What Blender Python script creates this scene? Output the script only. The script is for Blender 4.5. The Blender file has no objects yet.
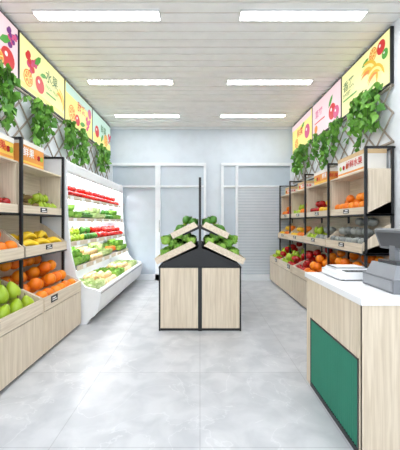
import bpy, math, random
from mathutils import Matrix, Vector, Euler
random.seed(7)
R = random.random
def U(a,b): return a+(b-a)*R()
def S(c):
    return tuple(((x/255)/12.92 if x/255<=0.04045 else ((x/255+0.055)/1.055)**2.4) for x in c)
# ------------------------------------------------------------ materials
MATS={}
def base(name,rough=0.5,metal=0.0,spec=0.5):
    m=bpy.data.materials.new(name); m.use_nodes=True
    b=m.node_tree.nodes['Principled BSDF']
    b.inputs['Roughness'].default_value=rough; b.inputs['Metallic'].default_value=metal
    b.inputs['Specular IOR Level'].default_value=spec
    MATS[name]=m
    return m,m.node_tree.nodes,m.node_tree.links,b
def plain(name,c,rough=0.5,metal=0.0,emit=0,spec=0.5,dim=1.0):
    m,n,l,b=base(name,rough,metal,spec)
    c=S(c)+(1,)
    no=n.new('ShaderNodeTexNoise'); no.inputs['Scale'].default_value=6
    tc=n.new('ShaderNodeTexCoord'); l.new(tc.outputs['Object'],no.inputs['Vector'])
    r=n.new('ShaderNodeValToRGB')
    r.color_ramp.elements[0].color=tuple(x*0.95*dim for x in c[:3])+(1,); r.color_ramp.elements[1].color=tuple(x*dim for x in c[:3])+(1,)
    r.color_ramp.elements[0].position=.3; r.color_ramp.elements[1].position=.6
    l.new(no.outputs['Fac'],r.inputs['Fac']); l.new(r.outputs['Color'],b.inputs['Base Color'])
    if emit:
        b.inputs['Emission Color'].default_value=c; b.inputs['Emission Strength'].default_value=emit
    return m
def produce(name,c1,c2,rough=0.4,scale=60,bump=0.0,mid=None):
    m,n,l,b=base(name,rough)
    g=n.new('ShaderNodeNewGeometry'); r=n.new('ShaderNodeValToRGB')
    r.color_ramp.elements[0].color=S(c1)+(1,); r.color_ramp.elements[1].color=S(c2)+(1,)
    if mid:
        e=r.color_ramp.elements.new(0.5); e.color=S(mid)+(1,)
    tc=n.new('ShaderNodeTexCoord'); no=n.new('ShaderNodeTexNoise'); no.inputs['Scale'].default_value=scale
    l.new(tc.outputs['Object'],no.inputs['Vector'])
    ma=n.new('ShaderNodeMath'); ma.operation='MULTIPLY_ADD'; ma.inputs[1].default_value=0.7
    l.new(g.outputs['Random Per Island'],ma.inputs[0])
    mb=n.new('ShaderNodeMath'); mb.operation='MULTIPLY'; mb.inputs[1].default_value=0.35
    l.new(no.outputs['Fac'],mb.inputs[0]); l.new(mb.outputs[0],ma.inputs[2])
    l.new(ma.outputs[0],r.inputs['Fac']); l.new(r.outputs['Color'],b.inputs['Base Color'])
    if bump:
        bp=n.new('ShaderNodeBump'); bp.inputs['Strength'].default_value=bump; bp.inputs['Distance'].default_value=0.004
        l.new(no.outputs['Fac'],bp.inputs['Height']); l.new(bp.outputs['Normal'],b.inputs['Normal'])
    return m
def wood(name,c1,c2,stretch=(28,28,1.6)):
    m,n,l,b=base(name,0.5)
    tc=n.new('ShaderNodeTexCoord'); mp=n.new('ShaderNodeMapping'); mp.inputs['Scale'].default_value=stretch
    no=n.new('ShaderNodeTexNoise'); no.inputs['Scale'].default_value=1.6; no.inputs['Detail'].default_value=6; no.inputs['Distortion'].default_value=.6
    r=n.new('ShaderNodeValToRGB'); r.color_ramp.elements[0].position=.32; r.color_ramp.elements[1].position=.68
    r.color_ramp.elements[0].color=S(c1)+(1,); r.color_ramp.elements[1].color=S(c2)+(1,)
    l.new(tc.outputs['Object'],mp.inputs['Vector']); l.new(mp.outputs['Vector'],no.inputs['Vector'])
    l.new(no.outputs['Fac'],r.inputs['Fac']); l.new(r.outputs['Color'],b.inputs['Base Color'])
wood('wood',(206,190,166),(230,216,194),(34,34,1.6))
wood('woodH',(210,194,170),(234,220,198),(34,1.6,34))
plain('black',(26,27,30),.4); plain('white',(240,242,244),.35); plain('white_matte',(236,238,240),.7)
plain('wall',(226,231,236),.8); plain('wall_back',(208,218,228),.8)
plain('frame_w',(230,236,242),.35); plain('glass_b',(190,202,213),.16); plain('glass_l',(196,208,219),.25)
plain('blind',(210,218,226),.5)
plain('slat',(250,249,247),.45); plain('groove',(222,216,206),.7)
plain('lamp',(250,252,255),.5,emit=17); plain('lampframe',(225,225,225),.4)
plain('led',(250,252,255),.5,emit=17)
plain('green',(50,134,108),.5); plain('grey',(126,129,134),.4); plain('greyd',(70,73,78),.35); plain('greyl',(150,153,158),.35)
plain('steel',(200,202,205),.25,metal=.8); plain('screen',(20,24,32),.1)
plain('lattice',(160,150,138),.6); plain('stem',(96,70,40),.7); plain('carton',(214,184,140),.8)
plain('carton_or',(236,158,74),.7); plain('carton_w',(240,236,228),.7); plain('carton_y',(246,205,90),.7)
plain('red',(214,48,40),.6); plain('txtwhite',(250,250,250),.6); plain('vine',(70,100,45),.7)
for k,c in dict(p_yel=(250,246,176),p_yel2=(250,240,146),p_pink=(246,216,220),p_cyan=(200,230,216)).items():
    plain(k,c,.5,emit=.58,dim=.2)
for k,c in dict(p_red=(220,44,46),p_or=(244,146,44),p_green=(80,168,60),p_white=(255,255,250),p_ban=(244,198,40),p_mag=(222,84,136),p_pur=(120,50,130),p_dark=(54,112,44)).items():
    plain(k,c,.5,emit=.5,dim=.2)
produce('orange',(236,106,8),(255,154,20),.42,120,.35)
produce('redapple',(150,14,16),(210,36,26),.25,20)
produce('tomato',(200,22,14),(230,46,24),.2,20)
produce('greenpear',(142,176,28),(192,212,58),.38,30)
produce('yellow',(244,192,26),(252,214,60),.4,30)
produce('banana',(240,188,14),(252,220,50),.45,30)
produce('greyfruit',(108,114,112),(180,182,176),.4,60,.3)
produce('mango',(230,124,30),(242,194,50),.4,12,mid=(214,90,40))
produce('kiwi',(96,74,36),(134,110,60),.8,80,.3)
produce('eggplant',(58,26,66),(92,40,92),.2,30)
produce('cucumber',(42,100,30),(90,152,46),.4,60,.3)
produce('lettuce',(82,150,36),(168,212,96),.5,50,.5)
produce('cabbage',(166,200,112),(220,230,176),.5,30,.3)
produce('carrot',(236,116,30),(246,146,50),.5,40)
produce('beige',(210,174,114),(238,216,168),.5,30,.2)
produce('purple',(90,30,70),(140,50,100),.4,30)
produce('leaf',(40,108,30),(126,184,70),.5,30)
# floor
m,n,l,b=base('floor_tile',.36)
tc=n.new('ShaderNodeTexCoord')
no=n.new('ShaderNodeTexNoise'); no.inputs['Scale'].default_value=5; no.inputs['Detail'].default_value=12; no.inputs['Distortion'].default_value=.5
l.new(tc.outputs['Object'],no.inputs['Vector'])
r=n.new('ShaderNodeValToRGB'); r.color_ramp.elements[0].color=S((184,187,191))+(1,); r.color_ramp.elements[1].color=S((201,203,206))+(1,)
r.color_ramp.elements[0].position=.38; r.color_ramp.elements[1].position=.62
l.new(no.outputs['Fac'],r.inputs['Fac'])
n2=n.new('ShaderNodeTexNoise'); n2.inputs['Scale'].default_value=2.0; n2.inputs['Detail'].default_value=6; n2.inputs['Distortion'].default_value=.5
l.new(tc.outputs['Object'],n2.inputs['Vector'])
r2=n.new('ShaderNodeValToRGB'); cr=r2.color_ramp
cr.elements[0].position=.495; cr.elements[0].color=(0,0,0,1); cr.elements[1].position=.505; cr.elements[1].color=(0,0,0,1)
e=cr.elements.new(.5); e.color=(.38,.38,.38,1)
l.new(n2.outputs['Fac'],r2.inputs['Fac'])
mx=n.new('ShaderNodeMixRGB'); mx.inputs[2].default_value=S((228,229,231))+(1,)
l.new(r2.outputs['Color'],mx.inputs[0]); l.new(r.outputs['Color'],mx.inputs[1])
br=n.new('ShaderNodeTexBrick'); br.offset=0.0; br.inputs['Scale'].default_value=1
br.inputs['Brick Width'].default_value=.8; br.inputs['Row Height'].default_value=.8
br.inputs['Mortar Size'].default_value=.003; br.inputs['Mortar Smooth'].default_value=0.2
br.inputs['Color1'].default_value=(1,1,1,1); br.inputs['Color2'].default_value=(.97,.97,.975,1); br.inputs['Mortar'].default_value=(.76,.76,.77,1)
l.new(tc.outputs['Object'],br.inputs['Vector'])
mu=n.new('ShaderNodeMixRGB'); mu.blend_type='MULTIPLY'; mu.inputs[0].default_value=1
l.new(mx.outputs[0],mu.inputs[1]); l.new(br.outputs['Color'],mu.inputs[2]); l.new(mu.outputs[0],b.inputs['Base Color'])
# ------------------------------------------------------------ mesh builder
class M:
    def __init__(s): s.v=[];s.f=[];s.mi=[];s.sm=[];s.mats=[]
    def m(s,name):
        if name not in s.mats: s.mats.append(name)
        return s.mats.index(name)
    def add(s,v,f,mat,smooth=False,T=None):
        o=len(s.v); k=s.m(mat)
        if T is not None: v=[tuple(T@Vector(p)) for p in v]
        s.v.extend(v)
        for q in f: s.f.append(tuple(i+o for i in q)); s.mi.append(k); s.sm.append(smooth)
    def box(s,x0,x1,y0,y1,z0,z1,mat,T=None):
        x0,x1=sorted((x0,x1));y0,y1=sorted((y0,y1));z0,z1=sorted((z0,z1))
        v=[(x0,y0,z0),(x1,y0,z0),(x1,y1,z0),(x0,y1,z0),(x0,y0,z1),(x1,y0,z1),(x1,y1,z1),(x0,y1,z1)]
        f=[(0,3,2,1),(4,5,6,7),(0,1,5,4),(1,2,6,5),(2,3,7,6),(3,0,4,7)]
        s.add(v,f,mat,False,T)
    def prism(s,poly,y0,y1,mat,smooth=False): # polygon in xz, extruded along y
        n=len(poly)
        v=[(p[0],y0,p[1]) for p in poly]+[(p[0],y1,p[1]) for p in poly]
        f=[tuple(range(n)),tuple(range(2*n-1,n-1,-1))]+[(i,i+n,(i+1)%n+n,(i+1)%n) for i in range(n)]
        s.add(v,f,mat,smooth)
    def tube(s,pts,rad,mat,k=6):
        v=[];f=[]
        P=[Vector(p) for p in pts]
        for i,p in enumerate(P):
            d=(P[min(i+1,len(P)-1)]-P[max(i-1,0)]).normalized()
            a=d.orthogonal().normalized() if i==0 else (a-d*a.dot(d)).normalized()
            b_=d.cross(a); r_=rad[i] if isinstance(rad,(list,tuple)) else rad
            for j in range(k):
                t=2*math.pi*j/k; v.append(tuple(p+(a*math.cos(t)+b_*math.sin(t))*r_))
        for i in range(len(P)-1):
            for j in range(k): f.append((i*k+j,i*k+(j+1)%k,(i+1)*k+(j+1)%k,(i+1)*k+j))
        f.append(tuple(range(k))[::-1]); f.append(tuple((len(P)-1)*k+j for j in range(k)))
        s.add(v,f,mat,True)
    def make(s,name,bevel=0):
        me=bpy.data.meshes.new(name); me.from_pydata(s.v,[],s.f)
        for k in s.mats: me.materials.append(MATS[k])
        me.polygons.foreach_set('material_index',s.mi); me.polygons.foreach_set('use_smooth',s.sm)
        me.update()
        ob=bpy.data.objects.new(name,me); bpy.context.collection.objects.link(ob)
        if bevel:
            b=ob.modifiers.new('bevel','BEVEL'); b.width=bevel; b.segments=2; b.limit_method='ANGLE'
        return ob
def text_mesh(t,size):
    cu=bpy.data.curves.new('t','FONT'); cu.body=t; cu.size=size
    cu.offset=size*0.012
    ob=bpy.data.objects.new('t',cu); bpy.context.collection.objects.link(ob)
    dg=bpy.context.evaluated_depsgraph_get(); me=bpy.data.meshes.new_from_object(ob.evaluated_get(dg))
    v=[tuple(p.co) for p in me.vertices]; f=[tuple(p.vertices) for p in me.polygons]
    bpy.data.objects.remove(ob); bpy.data.curves.remove(cu); bpy.data.meshes.remove(me)
    return v,f
# templates
def rev(prof,n=16,m=11,lobe=0,lc=3,dent=0):
    v=[];f=[]
    for i in range(m+1):
        th=math.pi*i/m; r_,z_=prof(th)
        if i in(0,m): v.append((0,0,z_)); continue
        for j in range(n):
            a=2*math.pi*j/n; q=r_*(1+lobe*math.cos(lc*a)+dent*(random.random()-.5)); v.append((q*math.cos(a),q*math.sin(a),z_))
    last=len(v)-1
    for j in range(n):
        f.append((0,1+j,1+(j+1)%n)); o=1+(m-2)*n; f.append((last,o+(j+1)%n,o+j))
    for i in range(m-2):
        for j in range(n):
            a=1+i*n+j;b_=1+i*n+(j+1)%n; f.append((a,a+n,b_+n,b_))
    return v,f
sin,cos,exp,pi=math.sin,math.cos,math.exp,math.pi
def p_app(t):
    d=1-.3*exp(-(t/.5)**2)-.14*exp(-((pi-t)/.4)**2); return d*sin(t)*(1+.06*cos(t)),d*cos(t)*.92
T_ROUND=rev(lambda t:(sin(t),cos(t)*.95))
T_APPLE=rev(p_app)
T_PEAR=rev(lambda t:(sin(t)*(.88-.33*cos(t)),cos(t)*1.2))
T_EGG=rev(lambda t:(sin(t)*(.62-.16*cos(t)),cos(t)*1.7))
T_CUKE=rev(lambda t:(sin(t)**.6*.42,cos(t)*2.3),8,9)
T_CARROT=rev(lambda t:(sin(t)**.5*(.32+.18*cos(t)),cos(t)*2.2),8,9)
T_PEP=rev(lambda t:((1-.3*exp(-(t/.5)**2))*sin(t)*(.95+.12*cos(t)),cos(t)*1.1*(1-.25*exp(-(t/.4)**2))),16,10,.09,4)
T_LET=rev(lambda t:(sin(t)*(1+.1*sin(9*t)),cos(t)*.85),14,10,.06,5,.22)
def banana_bunch(Mm,loc,T,s):
    for k in range(5):
        pts=[];rad=[]
        for i in range(9):
            t=i/8; ang=-1.0+2.0*t
            q=Vector((.42*(k-2)*(.3+t*.8)+.2*sin(k), 1.75*sin(ang), 1.5*(cos(ang))-.85-.1*abs(k-2)))
            pts.append(tuple(loc+(T@(q*s)))); rad.append(s*(.12 if i==0 else .36*math.sin(pi*(.2+.72*t))**.6+.02))
        rad[-1]=s*.1
        Mm.tube(pts,rad,'banana',7)
        e=Vector(pts[0]); Mm.tube([tuple(e),tuple(e+(e-Vector(pts[1]))*.5)],s*.11,'stem',5)
def put(Mm,kind,p,r_):
    rz=U(0,6.28)
    def TT(rx,ry,sc=1): return Matrix.Translation(p)@Euler((rx,ry,rz)).to_matrix().to_4x4()@Matrix.Scale(r_*sc,4)
    if kind=='orange': Mm.add(*T_ROUND,'orange',True,TT(U(0,3),U(0,3)))
    elif kind in('redapple','tomato','yellow','greyfruit','mango','kiwi','beige','purple'):
        t={'redapple':T_APPLE,'tomato':T_APPLE,'yellow':T_APPLE,'greyfruit':T_APPLE,'mango':T_EGG,'kiwi':T_EGG,'beige':T_ROUND,'purple':T_ROUND}[kind]
        A=TT(U(-.5,.5),U(-.5,.5)) if t is not T_EGG else TT(pi/2+U(-.3,.3),U(-.3,.3))
        Mm.add(*t,kind,True,A)
        if t is T_APPLE: Mm.tube([tuple(A@Vector((0,0,.5))),tuple(A@Vector((.06,0,.95)))],r_*.06,'stem' if kind!='tomato' else 'cucumber',4)
    elif kind=='greenpear':
        A=TT(U(-.5,.5),U(-.5,.5)); Mm.add(*T_PEAR,kind,True,A); Mm.tube([tuple(A@Vector((0,0,1.1))),tuple(A@Vector((.1,0,1.6)))],r_*.06,'stem',4)
    elif kind=='eggplant': Mm.add(*T_EGG,kind,True,TT(pi/2,U(-.2,.2)))
    elif kind in('cucumber','carrot'):
        rz=U(-.3,.3)+pi/2; Mm.add(*(T_CUKE if kind=='cucumber' else T_CARROT),kind,True,TT(pi/2,0))
    elif kind=='greenpepper': Mm.add(*T_PEP,'cucumber',True,TT(U(-.8,.8),U(-.8,.8)))
    elif kind=='redpepper': Mm.add(*T_PEP,'tomato',True,TT(U(-.8,.8),U(-.8,.8)))
    elif kind in('lettuce','cabbage'):
        Mm.add(*T_LET,kind,True,TT(U(-.5,.5),U(-.5,.5)))
        for k in range(7):
            a=k*.9+rz; d=Vector((cos(a),sin(a),0)); c=p+d*r_*.75; side=Vector((-sin(a),cos(a),0))
            v=[c-side*r_*.2-Vector((0,0,r_*.5)),c+side*r_*.2-Vector((0,0,r_*.5)),c+side*r_*.7+Vector((0,0,r_*.2)),c+side*r_*.45+d*r_*.3+Vector((0,0,r_*.85)),c+d*r_*.1+Vector((0,0,r_*1.0)),c-side*r_*.45+d*r_*.3+Vector((0,0,r_*.85)),c-side*r_*.7+Vector((0,0,r_*.2))]
            Mm.add([tuple(q) for q in v],[(0,1,2,3,4,5,6)],kind,True)
    elif kind=='banana':
        banana_bunch(Mm,Vector(p),Euler((U(-.1,.1),U(-.1,.1),U(-.35,.35))).to_matrix(),r_)
NAMES=dict(orange='orange_pile',redapple='red_apple_pile',tomato='tomato_pile',yellow='yellow_apple_pile',greyfruit='asian_pear_pile',mango='mango_pile',kiwi='kiwi_pile',beige='potato_pile',purple='plum_pile',greenpear='green_pear_pile',eggplant='eggplant_pile',cucumber='cucumber_pile',carrot='carrot_pile',greenpepper='green_pepper_pile',redpepper='red_pepper_pile',lettuce='lettuce_pile',cabbage='cabbage_pile',banana='banana_bunches')
def pile(kind,X,u0,u1,y0,y1,zf,r_,layers=2,name=None):
    """X: u->world x ; zf(u)->surface z"""
    Mm=M()
    su=2*r_*(2.3 if kind in('cucumber','carrot') else 1); sy=2*r_*(.45 if kind in('cucumber','carrot') else 1.0)
    if kind=='eggplant' or kind=='mango': sy=2*r_*1.2; su=2*r_*1.2
    if kind=='banana': su=r_*2.0; sy=r_*3.2
    hr=r_*dict(cucumber=.42,carrot=.42,eggplant=.7,mango=.7,kiwi=.7,banana=.5,greenpear=1.0).get(kind,.95)
    for L in range(layers):
        mar=r_*(1 if kind not in('cucumber','carrot') else 2.2)
        if kind in('cucumber','carrot'): my=r_*.45
        elif kind=='banana': my=r_*1.8
        else: my=mar
        nu=max(1,int((u1-u0-2*mar)/su+1.001)); ny=max(1,int((y1-y0-2*my)/sy+1.001))
        tu=(u1-u0-2*mar)/max(nu-1,1); ty=(y1-y0-2*my)/max(ny-1,1)
        for i in range(nu-(1 if L and nu>1 else 0)):
            for j in range(ny-(1 if L else 0)):
                if L and R()<.15*L: continue
                u=u0+mar+tu*(i+(.5*(L%2) if nu>1 else .0))+U(-.1,.1)*r_; y=y0+my+ty*(j+.5*(L%2))+U(-.1,.1)*r_
                if nu==1: u=(u0+u1)/2
                put(Mm,kind,Vector((X(u),y,zf(u)+hr*1.02+L*hr*1.45)),r_*U(.92,1.05))
    return Mm.make(name or NAMES[kind])
# ------------------------------------------------------------ dimensions
WL,WR=1.885,1.945; YB=6.28; YF=-1.6; H=3.2
XL=lambda u:-(WL-u)
XR=lambda u:(WR-u)
# room shell
a=M(); a.box(-WL-.1,WR+.1,YF,YB+.1,-.1,0,'floor_tile'); a.make('floor')
a=M(); a.box(-WL-.1,-WL,YF,YB+.1,0,H+.15,'wall'); a.make('wall_left')
a=M(); a.box(WR,WR+.1,YF,YB+.1,0,H+.15,'wall'); a.make('wall_right')
a=M(); a.box(-WL,WR,YB,YB+.1,0,H+.15,'wall_back'); a.make('wall_back')
a=M(); a.box(-WL,WR,YF,YB,H+.012,H+.1,'groove')
y=YF
while y<YB-.01:
    a.box(-WL,WR,y,min(y+.115,YB),H,H+.012,'slat'); y+=.14
a.make('ceiling')
a=M(); a.box(.13,.44,YB-.015,YB,0,.1,'frame_w'); a.make('baseboard_back')
a=M(); a.box(-WL,-WL+.012,YF,YB,0,.08,'white'); a.make('baseboard_left')
a=M(); a.box(WR-.012,WR,YF,YB,0,.08,'white'); a.make('baseboard_right')
a=M(); a.box(-WL,WR,YB-.03,YB,H-.05,H-.001,'frame_w'); a.make('trim_1')
# doors / windows in the back wall
def glazed(name,x0,x1,ztop,mull,bar,blinds=None):
    a=M(); f=.055
    a.box(x0,x1,YB-.012,YB-.001,0.001,ztop,'glass_b')
    for x in [x0,x1-f]+mull: a.box(x,x+f,YB-.05,YB-.012,0.001,ztop,'frame_w')
    a.box(x0,x1,YB-.055,YB-.012,ztop-.06,ztop,'frame_w'); a.box(x0,x1,YB-.05,YB-.012,0.001,.12,'frame_w')
    for z in bar: a.box(x0+f,x1-f,YB-.045,YB-.012,z,z+.04,'frame_w')
    if blinds:
        for (b0,b1,z0,z1) in blinds:
            z=z0
            while z<z1: a.box(b0,b1,YB-.03,YB-.014,z,z+.045,'blind'); z+=.06
    return a
a=glazed('',-WL+.005,.13,2.44,[-.93,-.877],[1.93]); 
a.box(-.85,-.835,YB-.07,YB-.05,1.0,1.25,'steel'); a.make('door_1')
a=glazed('',.44,WR-.005,2.44,[.74],[1.93],[(.8,1.88,.14,1.92)]); a.make('door_2')
# ceiling lamps
for d in (-1.2,.16,1.52,2.88,4.24,5.58):
    for xc in (-.98,.98):
        a=M(); a.box(xc-.6,xc+.6,d-.07,d+.07,H-.02,H,'lampframe'); a.box(xc-.588,xc+.588,d-.058,d+.058,H-.022,H-.02,'lamp'); a.make('ceiling_panel_light')
# ------------------------------------------------------------ shelves
def shelf(sign,W,y0,y1,last):
    X=(lambda u:sign*(W-u)); a=M(); ya,yb=y0+.014,y1-.014
    def ub(u0,u1,p,q,z0,z1,m): a.box(X(u0),X(u1),p,q,z0,z1,m)
    def pr(poly,p,q,m): a.prism([(X(u),z) for u,z in poly],p,q,m)
    ub(.03,.47,y0+.003,y1-.003,0,.03,'black')
    pr([(.02,.03),(.485,.03),(.485,.43),(.02,.62)],ya,yb,'wood')
    ub(.485,.5,ya,yb,.03,.40,'wood'); ub(.485,.492,ya,yb,.40,.408,'black'); ub(.485,.503,ya,yb,.408,.525,'woodH')
    for p in (ya-.012,yb): pr([(.02,.03),(.497,.03),(.497,.52),(.02,.74)],p,p+.012,'wood')
    ub(.015,.03,ya,yb,.6,.92,'wood')
    # price plate
    yc=(ya+yb)/2
    for k,(u,z) in enumerate(((.503,.485),(.335,.95),(.28,1.325))):
        hh=.03 if k==0 else .022
        yk=yc if k else ya+.17
        ub(u,u+.006,yk-.06,yk+.06,z-hh,z+hh,'black')
        ub(u+.006,u+.007,yk-.045,yk+.02,z+.004,z+.014,'txtwhite'); ub(u+.006,u+.007,yk-.045,yk+.045,z-.014,z-.006,'txtwhite')
    # mid tray
    pr([(.02,.90),(.32,.90),(.32,.915),(.02,1.02)],ya,yb,'woodH')
    ub(.32,.335,ya,yb,.89,.985,'woodH'); ub(.015,.03,ya,yb,.9,1.29,'woodH')
    for p in (ya,yb-.012): pr([(.02,.9),(.325,.9),(.325,.985),(.10,1.16),(.02,1.2)],p,p+.012,'wood')
    ub(.015,.335,y0,y1,.875,.89,'black')
    # upper box
    pr([(.02,1.29),(.265,1.29),(.265,1.30),(.02,1.42)],ya,yb,'woodH')
    ub(.265,.28,ya,yb,1.285,1.36,'woodH'); ub(.015,.03,ya,yb,1.29,1.74,'woodH'); ub(.015,.28,ya,yb,1.725,1.74,'woodH')
    for p in (ya,yb-.012): pr([(.02,1.29),(.265,1.29),(.265,1.725),(.02,1.725)],p,p+.012,'wood')
    ub(.015,.28,y0,y1,1.27,1.285,'black')
    for p in ([y0,y1] if last else [y0]):
        s=1 if p==y0 else -1
        for u in (.28,.016):
            ub(u,u+.024,p,p+s*.024,.045 if u<.1 else .5,1.96,'black')
        ub(.016,.3,p,p+s*.022,1.94,1.962,'black')
        for z in (1.265,.87): ub(.016,.3,p,p+s*.022,z,z+.022,'black')
    ub(.002,.016,y0,y1,1.94,1.96,'black')
    return a.make('produce_display_shelf')
zl=lambda u:.432+(.48-u)*.408
zm=lambda u:.917+(.32-u)*.35
zu=lambda u:1.302+(.265-u)*.49
def fillbay(X,y0,y1,low,mid,up):
    ya,yb=y0+.045,y1-.045
    def row(spec,u0,u1,zf):
        n=len(spec); w=(yb-ya)/n
        for i,(k,r_,L) in enumerate(spec): pile(k,X,u0,u1,ya+i*w+.004,ya+(i+1)*w-.004,zf,r_,L)
    row(low,.035,.48,zl); row(mid,.035,.315,zm); row(up,.035,.262,zu)
def carton(X,sign,y0,y1,u0,u1,z0,h,col,word):
    a=M(); a.box(X(u0),X(u1),y0,y1,z0,z0+h,col)
    a.box(X(u0-.002),X(u1+.003),y0-.003,y1+.003,z0+h-.04,z0+h+.004,'carton_w' if col!='carton_w' else 'carton')
    a.box(X(u0+.09),X(u0+.13),y0-.004,y1+.004,z0+h+.004,z0+h+.006,'carton')
    xf=X(u1); e=.004
    a.box(xf,xf-sign*e*.5,y0+.01,y1-.01,z0+.015,z0+.035,'carton_or' if col!='carton_or' else 'carton_y')
    for k in range(3):
        yy=y0+(y1-y0)*(.62+.13*k); n=12
        v=[(xf-sign*e,yy+.026*cos(2*pi*i/n),z0+h*.45+.026*sin(2*pi*i/n)) for i in range(n)]
        v2=[(xf-sign*e*.2,)+p[1:] for p in v]
        a.add(v+v2,[tuple(range(n)),tuple(range(2*n-1,n-1,-1))]+[(i,(i+1)%n,(i+1)%n+n,i+n) for i in range(n)],('orange','redapple','greenpear')[k])
    v,f=text_mesh(word,h*.42)
    if v:
        wd=max(p[0] for p in v)
        if sign<0: vv=[(xf+e,y0+.03+p[0],z0+h*.38+p[1]) for p in v]
        else: vv=[(xf-e,y0+.03+wd-p[0],z0+h*.38+p[1]) for p in v]
        a.add(vv,f,'red' if col!='carton_or' else 'txtwhite')
        vv=[((min(X(u0),X(u1))+.02+p[0]*.8),y0-.0045,z0+h*.35+p[1]*.8) for p in v]
        if wd*.8<abs(u1-u0): a.add(vv,f,'red')
    a.make('fruit_carton_box')
LB=[1.82,2.66,3.50]
for i in range(2): shelf(-1,WL,LB[i],LB[i+1],i==1)
fillbay(XL,1.82,2.66,[('greenpear',.062,2)],[('redapple',.045,2),('orange',.056,3)],[('redapple',.048,2)])
fillbay(XL,2.66,3.50,[('orange',.057,3)],[('banana',.068,2)],[('kiwi',.05,2),('greenpear',.044,2)])
carton(XL,-1,2.33,2.63,.04,.25,1.742,.19,'carton_y','水果'); carton(XL,-1,2.72,3.12,.04,.26,1.742,.22,'carton_or','鲜果'); carton(XL,-1,1.98,2.3,.04,.25,1.742,.2,'carton_w','鲜果')
RB=[2.98,3.85,4.70,5.50,6.21]
for i in range(4): shelf(1,WR,RB[i],RB[i+1],i==3)
fillbay(XR,2.98,3.85,[('orange',.056,3)],[('greyfruit',.056,3)],[('orange',.052,2)])
fillbay(XR,3.85,4.70,[('orange',.055,3),('redapple',.055,3)],[('greyfruit',.054,2),('greenpear',.048,2)],[('yellow',.05,2),('redapple',.05,2)])
fillbay(XR,4.70,5.50,[('redapple',.055,2),('greenpear',.05,2)],[('orange',.052,2),('yellow',.048,2)],[('orange',.052,2),('greenpear',.045,2)])
fillbay(XR,5.50,6.21,[('redapple',.055,3),('greenpear',.05,2)],[('orange',.052,2),('yellow',.05,2)],[('tomato',.05,2),('orange',.05,2)])
carton(XR,1,3.08,3.66,.03,.26,1.742,.21,'carton_w','新鲜水果'); carton(XR,1,3.98,4.45,.03,.25,1.742,.18,'carton_or','鲜果')
carton(XR,1,4.85,5.2,.03,.25,1.742,.13,'carton_w','水果'); carton(XR,1,5.65,5.95,.03,.25,1.742,.13,'carton_w','水果')
# ------------------------------------------------------------ open refrigerated cabinet
F0,F1=3.53,6.12
a=M(); X=XL
def pr(poly,p,q,m,sm=False): a.prism([(X(u),z) for u,z in poly],p,q,m,sm)
pr([(.02,.0),(.54,.0),(.54,.08),(.02,.08)],F0+.03,F1-.03,'greyd')
pr([(.02,.08),(.59,.08),(.64,.10),(.67,.15),(.69,.25),(.70,.34),(.70,.38),(.67,.40),(.645,.385),(.625,.33),(.02,.33)],F0+.035,F1-.035,'white')
pr([(.02,.33),(.05,.33),(.05,1.84),(.02,1.84)],F0+.035,F1-.035,'white')
pr([(.02,1.84),(.29,1.79),(.31,1.82),(.305,1.92),(.27,1.955),(.02,1.965)],F0+.035,F1-.035,'white')
a.box(X(.67),X(.703),F0+.035,F1-.035,.345,.36,'greyl')
for p,q in ((F0,F0+.035),(F1-.035,F1)):
    pr([(.02,.0),(.55,.0),(.60,.07),(.64,.095),(.675,.15),(.70,.25),(.71,.34),(.705,.38),(.66,.41),(.53,.44),(.43,.56),(.36,.85),(.32,1.3),(.31,1.80),(.315,1.93),(.285,1.97),(.02,1.975)],p,q,'white')
FS=[(.66,.42),(.95,.34),(1.24,.30),(1.52,.26)]
for z,u in FS:
    pr([(.05,z+.05),(u,z-.03),(u,z-.012),(.05,z+.068)],F0+.035,F1-.035,'greyl')
    pr([(u,z-.035),(u+.012,z-.035),(u+.012,z+.02),(u,z+.02)],F0+.035,F1-.035,'wood')
    a.box(X(u-.05),X(u-.02),F0+.06,F1-.06,z-.036,z-.03,'led')
    yy=F0+.2
    while yy<F1-.2:
        a.box(X(u+.012),X(u+.016),yy,yy+.1,z-.03,z+.012,'txtwhite'); yy+=.36
a.box(X(.22),X(.27),F0+.06,F1-.06,1.785,1.793,'led')
a.make('open_refrigerated_display_case')
def frow(spec,u0,u1,zf):
    n=len(spec); p=F0+.05; w=(F1-F0-.1)/n
    for i,(k,r_,L) in enumerate(spec): pile(k,XL,u0,u1,p+i*w+.006,p+(i+1)*w-.006,zf,r_,L)
def zfs(i):
    z,u=FS[i]; return lambda t:z-.010+(u-t)*(.08/(u-.05))
frow([('redapple',.045,2),('tomato',.045,2),('redapple',.045,2),('tomato',.045,2)],.06,.255,zfs(3))
frow([('lettuce',.05,2),('cucumber',.04,3),('cabbage',.05,2),('greenpepper',.045,2),('lettuce',.05,2)],.06,.295,zfs(2))
frow([('greenpear',.045,2),('greenpepper',.048,2),('redpepper',.048,2),('tomato',.045,2),('tomato',.045,2)],.06,.335,zfs(1))
frow([('lettuce',.055,2),('beige',.045,2),('cabbage',.055,2),('carrot',.042,3),('lettuce',.055,2)],.07,.415,zfs(0))
frow([('cabbage',.062,1),('beige',.045,2),('lettuce',.06,1),('beige',.045,2),('cabbage',.06,1)],.2,.62,lambda u:.331)
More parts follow.
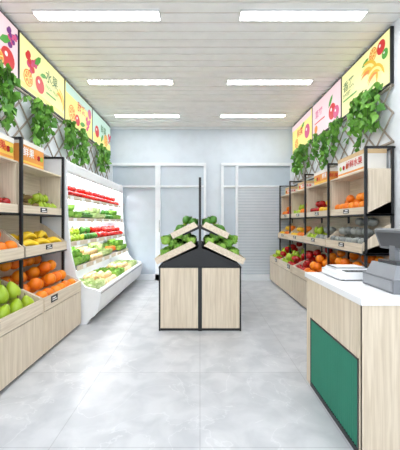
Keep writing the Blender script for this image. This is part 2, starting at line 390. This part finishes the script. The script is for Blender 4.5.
# ------------------------------------------------------------ centre gondola
a=M(); G0,G1=3.32,4.85
a.box(-.44,.44,G0+.01,G1-.01,0,.04,'black'); a.box(-.43,.43,G0+.012,G1-.012,.04,.70,'black')
for s in (-1,1):
    a.box(s*.022,s*.438,G0,G0+.012,.03,.695,'wood'); a.box(s*.022,s*.438,G1-.012,G1,.03,.695,'wood')
    for k in range(2):
        y0=G0+.02+k*.75; a.box(s*.43,s*.442,y0,y0+.735,.045,.69,'wood')
    a.box(s*.44,s*.455,G0-.004,G0+.016,0,.71,'black'); a.box(s*.44,s*.455,G1-.016,G1+.004,0,.71,'black')
    P=lambda x,z:(s*x,z)
    a.prism([P(.02,.70),(s*.43,.70),P(.43,.735),P(.07,.895),P(.02,.91)],G0+.03,G1-.03,'black')
    for yy in (G0+.05,(G0+G1)/2,G1-.07):
        a.prism([P(.015,1.125),P(.27,1.018),P(.27,1.028),P(.05,1.14),P(.015,1.16)],yy,yy+.02,'black')
    for (xo,zo,xi,zi,hh) in ((.475,.735,.045,.94,.072),(.30,1.02,.022,1.155,.066)):
        d=Vector((xi-xo,zi-zo)).normalized(); nrm=Vector((-d.y,d.x)); nrm=nrm if nrm.y>0 else -nrm
        def Q(t,h): 
            v=Vector((xo,zo))+(Vector((xi,zi))-Vector((xo,zo)))*t+nrm*h; return (s*v.x,v.y)
        a.prism([Q(0,0),Q(1,0),Q(1,.012),Q(0,.012)],G0+.01,G1-.01,'woodH')
        a.prism([Q(0,0),Q(.04,0),Q(.04,hh),Q(0,hh)],G0+.01,G1-.01,'woodH')
        yy=G0-.005
        for k in range(4):
            a.prism([Q(0,0),Q(1,0),Q(.95,hh),Q(0,hh)],yy,yy+.015,'woodH'); yy+=(G1-G0-.005)/3
    a.box(s*.44,s*.46,G0+.01,G1-.01,.69,.71,'black')
a.box(-.02,.02,G0-.002,G0+.03,0,.93,'black'); a.box(-.014,.014,G0,G0+.03,.93,1.7,'black'); a.box(-.02,.02,G1-.03,G1,0,1.7,'black'); a.box(-.012,.012,G0+.03,G1-.03,.7,1.69,'black')
for s in(-1,1): a.box(s*.012,s*.014,G0+.06,G1-.06,1.25,1.66,'greyd')
a.make('double_sided_produce_gondola')
w=(G1-G0)/3
for s in(-1,1):
    Xg=lambda u,s=s:s*(.47-u)
    kinds=('lettuce','greenpepper','cucumber'); kinds2=('greenpepper','lettuce','greenpear')
    for k in range(3):
        pile(kinds[k],Xg,.03,.42,G0+k*w+.012,G0+(k+1)*w-.012,lambda u:.757+u*.475,.053,3)
        pile(kinds2[k],Xg,.19,.44,G0+k*w+.012,G0+(k+1)*w-.012,lambda u:1.045+(u-.17)*.49,.048,2)
# ------------------------------------------------------------ checkout counter
a=M(); C0,C1,CX=1.51,2.29,.815
a.box(CX+.015,1.6,C0+.012,C1-.01,.05,.785,'wood'); a.box(CX+.03,1.6,C0+.04,C1-.03,0,.05,'black')
a.box(CX,CX+.015,C0,C1,.50,.785,'wood'); a.box(CX,CX+.015,C0,C0+.03,.0,.5,'wood'); a.box(CX,CX+.015,C1-.08,C1,.0,.5,'wood')
a.box(CX,1.6,C0-.002,C0+.012,0,.785,'wood')
a.box(CX-.012,1.61,C0-.012,C1+.01,.785,.82,'white')
a.box(CX-.003,CX+.01,C0+.03,C0+.04,.02,.5,'black'); a.box(CX-.003,CX+.01,C1-.09,C1-.08,.02,.5,'black')
a.box(CX-.003,CX+.01,C0+.03,C1-.08,.49,.5,'black'); a.box(CX-.003,CX+.01,C0+.03,C1-.08,.0,.03,'black')
yy=C0+.042
while yy<C1-.1:
    v=[]
    for z in (.03,.49):
        for t in range(5):
            an=pi*t/4; v.append((CX+.014-.014*sin(an),yy+.011-.011*cos(an),z))
    a.add(v,[(i,i+1,i+6,i+5) for i in range(4)]+[(0,1,2,3,4),(9,8,7,6,5)],'green',False); yy+=.0235
a.make('checkout_counter')
# weighing scale
a=M(); z=.82
a.prism([(.91,z+.008),(1.25,z+.008),(1.25,z+.045),(1.22,z+.055),(.94,z+.055),(.91,z+.045)],1.95,2.24,'white')
for x in(.93,1.21):
    for y in (1.97,2.2): a.box(x,x+.02,y,y+.02,z,z+.008,'black')
a.box(.93,1.15,2.05,2.22,z+.055,z+.066,'white'); a.box(.935,1.145,2.055,2.215,z+.066,z+.069,'greyd'); a.box(.945,1.135,2.065,2.205,z+.069,z+.072,'white')
a.box(.96,1.14,1.963,2.03,z+.055,z+.058,'black')
for k in range(5): a.box(.98+k*.03,1.0+k*.03,1.975,1.99,z+.058,z+.061,'greyl')
a.box(1.18,1.235,1.97,2.21,z+.055,z+.058,'screen')
a.make('weighing_scale')
# cash register
a=M(); z=.82; D=.13
def rb(x0,x1,y0,y1,z0,z1,m,T=None): a.box(x0+D,x1+D,y0,y1,z0,z1,m)
rb(.89,1.30,1.58,1.88,z,z+.075,'grey'); rb(.885,.89,1.59,1.87,z+.012,z+.065,'greyl'); rb(.93,1.27,1.575,1.58,z+.015,z+.06,'greyd')
v=[(.90+D,1.595),(1.29+D,1.595),(1.29+D,1.865),(.90+D,1.865)]
def hexa(lo,hi,mat): a.add(lo+hi,[(0,3,2,1),(4,5,6,7),(0,1,5,4),(1,2,6,5),(2,3,7,6),(3,0,4,7)],mat)
hexa([(x,y,z+.075) for x,y in v],[(.93+D,1.62,z+.145),(1.29+D,1.62,z+.105),(1.29+D,1.85,z+.105),(.93+D,1.85,z+.145)],'greyl')
for i in range(5):
    for j in range(5):
        x=1.08+i*.036; y=1.64+j*.04; zz=z+.145-(x-.93)*.111
        rb(x,x+.026,y,y+.03,zz-.004,zz+.008,'greyd' if i<4 else 'txtwhite')
rb(.95,1.05,1.65,1.82,z+.14,z+.16,'greyd')
rb(.98,1.01,1.71,1.76,z+.15,z+.25,'grey')
T=Matrix.Translation((.985+D,1.735,z+.285))@Euler((0,-.35,0)).to_matrix().to_4x4()
a.box(-.015,.015,-.13,.13,-.06,.06,'grey',T); a.box(.015,.018,-.12,.12,-.05,.05,'screen',T); a.box(-.018,-.015,-.11,.11,-.045,.045,'greyd',T)
a.make('cash_register')
# ------------------------------------------------------------ light box posters
def poster(sign,W,y0,y1,bg,items,words):
    a=M(); X=lambda u:sign*(W-u); L=y1-y0-.06; z0,z1=2.595,3.17; h=z1-z0-.05
    a.box(X(0.001),X(.035),y0+.006,y1-.006,z0,z1,'black'); a.box(X(.035),X(.038),y0+.02,y1-.02,z0+.018,z1-.018,bg)
    def mp(s_,t,lv): 
        y=(y0+.03+s_) if sign<0 else (y1-.03-s_)
        return (X(.0385+.0006*lv),y,z0+.025+t)
    cnt=[1]
    def poly(pts,mat):
        cnt[0]+=1
        pts=[(min(max(p[0],0),L),min(max(p[1],0),h)) for p in pts]
        a.add([mp(p[0],p[1],cnt[0]) for p in pts],[tuple(range(len(pts)))],mat)
    def disc(cx,cy,r_,mat,n=18,sq=1): poly([(cx+r_*cos(2*pi*i/n),cy+r_*sq*sin(2*pi*i/n)) for i in range(n)],mat)
    def ban(cx,cy,r_,rot,mat):
        o=[];q=[]
        for i in range(9):
            t=-1.1+2.2*i/8; o.append((r_*cos(t),r_*sin(t))); q.append((r_*.55*cos(t*.9)+r_*.12,r_*.95*sin(t)))
        pts=o+q[::-1]; poly([(cx+p[0]*cos(rot)-p[1]*sin(rot),cy+p[0]*sin(rot)+p[1]*cos(rot)) for p in pts],mat)
    for it in items:
        k=it[0]
        if k=='d':
            disc(it[1]*L,it[2]*h,it[3]*h,it[4]); disc(it[1]*L-.25*it[3]*h,it[2]*h+.3*it[3]*h,it[3]*h*.22,'p_white')
            if it[4]=='p_or':   # citrus slice
                disc(it[1]*L,it[2]*h,it[3]*h*.84,'p_yel2')
                for q in range(8):
                    t=q*pi/4; R_=it[3]*h*.76; c=(it[1]*L,it[2]*h)
                    poly([(c[0]+.1*R_*cos(t),c[1]+.1*R_*sin(t)),(c[0]+R_*cos(t-.3),c[1]+R_*sin(t-.3)),(c[0]+R_*1.02*cos(t),c[1]+R_*1.02*sin(t)),(c[0]+R_*cos(t+.3),c[1]+R_*sin(t+.3))],'p_or')
        if k=='o': disc(it[1]*L,it[2]*h,it[3]*h,it[4])
        if k=='b':
            for j in range(4): ban(it[1]*L,it[2]*h,it[3]*h*(1-.15*j),it[4]+.24*j,'p_ban' if j%2==0 else 'p_dark' if j==5 else 'p_or' if j==3 else 'p_yel2')
        if k=='g':
            for j in range(14):
                random.seed(j); disc(it[1]*L+U(-.5,.5)*it[3]*h,it[2]*h+U(-.6,.5)*it[3]*h,it[3]*h*.17,it[4] if j%3 else 'p_mag')
        if k=='l':
            c=(it[1]*L,it[2]*h); r_=it[3]*h; an=it[4]
            poly([(c[0]+p[0]*cos(an)-p[1]*sin(an),c[1]+p[0]*sin(an)+p[1]*cos(an)) for p in((-r_,0),(-.3*r_,.35*r_),(.5*r_,.3*r_),(r_,0),(.5*r_,-.3*r_),(-.3*r_,-.35*r_))],'p_green')
        if k=='r': poly([(it[1]*L,it[2]*h),(it[3]*L,it[2]*h),(it[3]*L,it[4]*h),(it[1]*L,it[4]*h)],it[5])
    for (t,s_,tt,sz,mat) in words:
        v,f=text_mesh(t,sz*h); cnt[0]+=1
        a.add([mp(s_*L+p[0],tt*h+p[1],cnt[0]) for p in v],f,mat)
    return a.make('advertising_light_box')
poster(-1,WL,2.02,3.06,'p_pink',[('d',.85,.3,.2,'p_red'),('d',.7,.2,.17,'p_or'),('l',.8,.6,.2,.5),('g',.9,.7,.3,'p_pur'),('r',.1,.1,.5,.16,'p_red')],[('鲜果',.1,.4,.4,'p_red')])
poster(-1,WL,3.06,4.10,'p_yel',[('r',0,0,1,.1,'p_yel2'),('g',.2,.55,.42,'p_red'),('d',.36,.3,.18,'p_red'),('d',.12,.24,.17,'p_or'),('l',.3,.76,.18,.8),('l',.42,.55,.14,.3),('b',.8,.3,.3,.4),('r',.48,.22,.72,.26,'p_green')],[('水果',.46,.52,.3,'p_dark'),('FRESH FRUIT',.46,.34,.11,'p_green')])
poster(-1,WL,4.10,5.15,'p_yel2',[('r',0,.75,1,1,'p_cyan'),('d',.2,.3,.22,'p_or'),('d',.38,.22,.16,'p_red'),('g',.8,.35,.35,'p_mag'),('l',.55,.2,.2,.2),('o',.85,.7,.15,'p_mag')],[('甜橙',.35,.5,.3,'p_red')])
poster(-1,WL,5.15,6.2,'p_cyan',[('r',0,0,1,.3,'p_yel2'),('d',.2,.4,.2,'p_red'),('d',.7,.35,.22,'p_or'),('l',.45,.3,.2,.9),('g',.9,.5,.3,'p_red')],[('鲜果',.35,.5,.3,'p_dark')])
poster(1,WR,3.0,4.05,'p_yel',[('d',.72,.82,.14,'p_or'),('d',.88,.8,.14,'p_red'),('d',.95,.6,.1,'p_green'),('l',.58,.78,.14,.3),('b',.60,.34,.44,.7),('b',.76,.2,.36,1.2),('r',.06,.30,.40,.34,'p_green')],[('香蕉',.06,.55,.26,'p_dark'),('SWEET',.06,.40,.12,'p_dark')])
poster(1,WR,4.05,5.10,'p_pink',[('d',.75,.35,.22,'p_red'),('d',.88,.25,.17,'p_mag'),('l',.7,.66,.2,.8),('o',.15,.2,.12,'p_or'),('r',.1,.36,.5,.4,'p_red')],[('草莓',.12,.52,.28,'p_mag')])
poster(1,WR,5.10,6.2,'p_yel2',[('d',.8,.4,.24,'p_mag'),('d',.25,.25,.18,'p_or'),('l',.6,.7,.2,.4),('r',0,.8,1,1,'p_pink')],[('鲜果',.3,.45,.3,'p_red')])
random.seed(21)
# ------------------------------------------------------------ trellis
def trellis(sign,W,ya,yb):
    a=M(); X=lambda u:sign*(W-u); z0,z1=2.0,2.585; h=z1-z0
    a.box(X(0.001),X(.03),ya,yb,z0,z0+.018,'lattice'); a.box(X(0.001),X(.03),ya,yb,z1-.018,z1,'lattice')
    for dr,u in ((1,.004),(-1,.016)):
        y=ya-h
        while y<yb:
            t0=max(0,(ya-y)/h); t1=min(1,(yb-y)/h)
            if t1-t0>.08:
                p=[(y+h*t0,t0),(y+h*t1,t1)]
                zz=[z0+h*t if dr>0 else z1-h*t for _,t in p]
                w_=.011
                v=[]
                for uu in (u,u+.011):
                    v+=[(X(uu),p[0][0],zz[0]-w_),(X(uu),p[1][0],zz[1]-w_),(X(uu),p[1][0],zz[1]+w_),(X(uu),p[0][0],zz[0]+w_)]
                a.add(v,[(0,1,2,3),(7,6,5,4),(0,4,5,1),(1,5,6,2),(2,6,7,3),(3,7,4,0)],'lattice')
            y+=.29
    a.make('lattice_trellis')
trellis(-1,WL,1.8,6.2); trellis(1,WR,3.0,6.2)
# ------------------------------------------------------------ ivy
LP=[(0,0),(.32,.12),(.5,.42),(.36,.6),(.25,.72),(0,1.1),(-.25,.72),(-.36,.6),(-.5,.42),(-.32,.12)]
def ivy(sign,W,yc,span,zt,strands,lmax):
    a=M(); X=lambda u:sign*(W-u)
    def leaf(p,sz):
        rot=Euler((U(-.7,.7)+pi/2,U(-.6,.6),(pi/2 if sign>0 else -pi/2)*U(.2,1)+U(-1.2,1.2)),'XYZ').to_matrix()
        flip=Matrix.Rotation(pi+U(-.8,.8),3,'Z')
        v=[tuple(p+rot@(flip@Vector((q[0]*sz,q[1]*sz,-.25*abs(q[0])*sz)))) for q in LP]
        v=[(max(min(q[0],WR-.06),-WL+.06),q[1],q[2]) for q in v]
        a.add(v,[(0,1,2,3,4,5),(0,5,6,7,8,9)],'leaf')
    for k in range(strands):
        y=yc+U(-.5,.5)*span; z=zt+U(-.05,.04); ln=lmax*U(.4,1)*(1-.5*abs(y-yc)/span); u=U(.09,.13)
        pts=[]
        yy=y; n=max(3,int(ln/.05))
        for i in range(n+1):
            t=i/n; yy+=U(-.018,.018); u+=U(-.012,.012); u=min(max(u,.07),.2)
            pts.append((X(u),yy,z-ln*t))
        a.tube(pts,.0035,'vine',4)
        for q in pts:
            for _ in range(2): leaf(Vector(q)+Vector((U(-.02,.02),U(-.035,.035),U(-.02,.02))),U(.055,.1))
    pts=[(X(.085+.01*sin(i)),yc-span*.6+span*1.2*i/12,zt-.02+.03*sin(i*1.7)) for i in range(13)]
    a.tube(pts,.005,'vine',4)
    for q in pts: leaf(Vector(q),U(.06,.09))
    a.make('hanging_ivy_vine')
ivy(-1,WL,2.70,.32,2.62,8,.64); ivy(-1,WL,3.35,.42,2.52,9,.55); ivy(-1,WL,4.4,.7,2.58,12,.56); ivy(-1,WL,5.55,.7,2.58,10,.54)
ivy(1,WR,3.38,.48,2.64,11,.66); ivy(1,WR,4.35,.7,2.58,11,.54); ivy(1,WR,5.45,.8,2.58,10,.52)
# ------------------------------------------------------------ world, camera
w=bpy.data.worlds.new('World'); bpy.context.scene.world=w; w.use_nodes=True
w.node_tree.nodes['Background'].inputs[0].default_value=(.92,.96,1,1); w.node_tree.nodes['Background'].inputs[1].default_value=1.3
cam=bpy.data.cameras.new('camera'); co=bpy.data.objects.new('camera',cam); bpy.context.collection.objects.link(co)
co.location=(0,0,1.2); co.rotation_euler=(pi/2,0,0); cam.sensor_fit='HORIZONTAL'; cam.sensor_width=36; cam.lens=27; cam.shift_y=-2.5/400; cam.clip_start=.05
bpy.context.scene.camera=co
bpy.context.scene.view_settings.view_transform='Standard'
bpy.context.scene.view_settings.exposure=.64
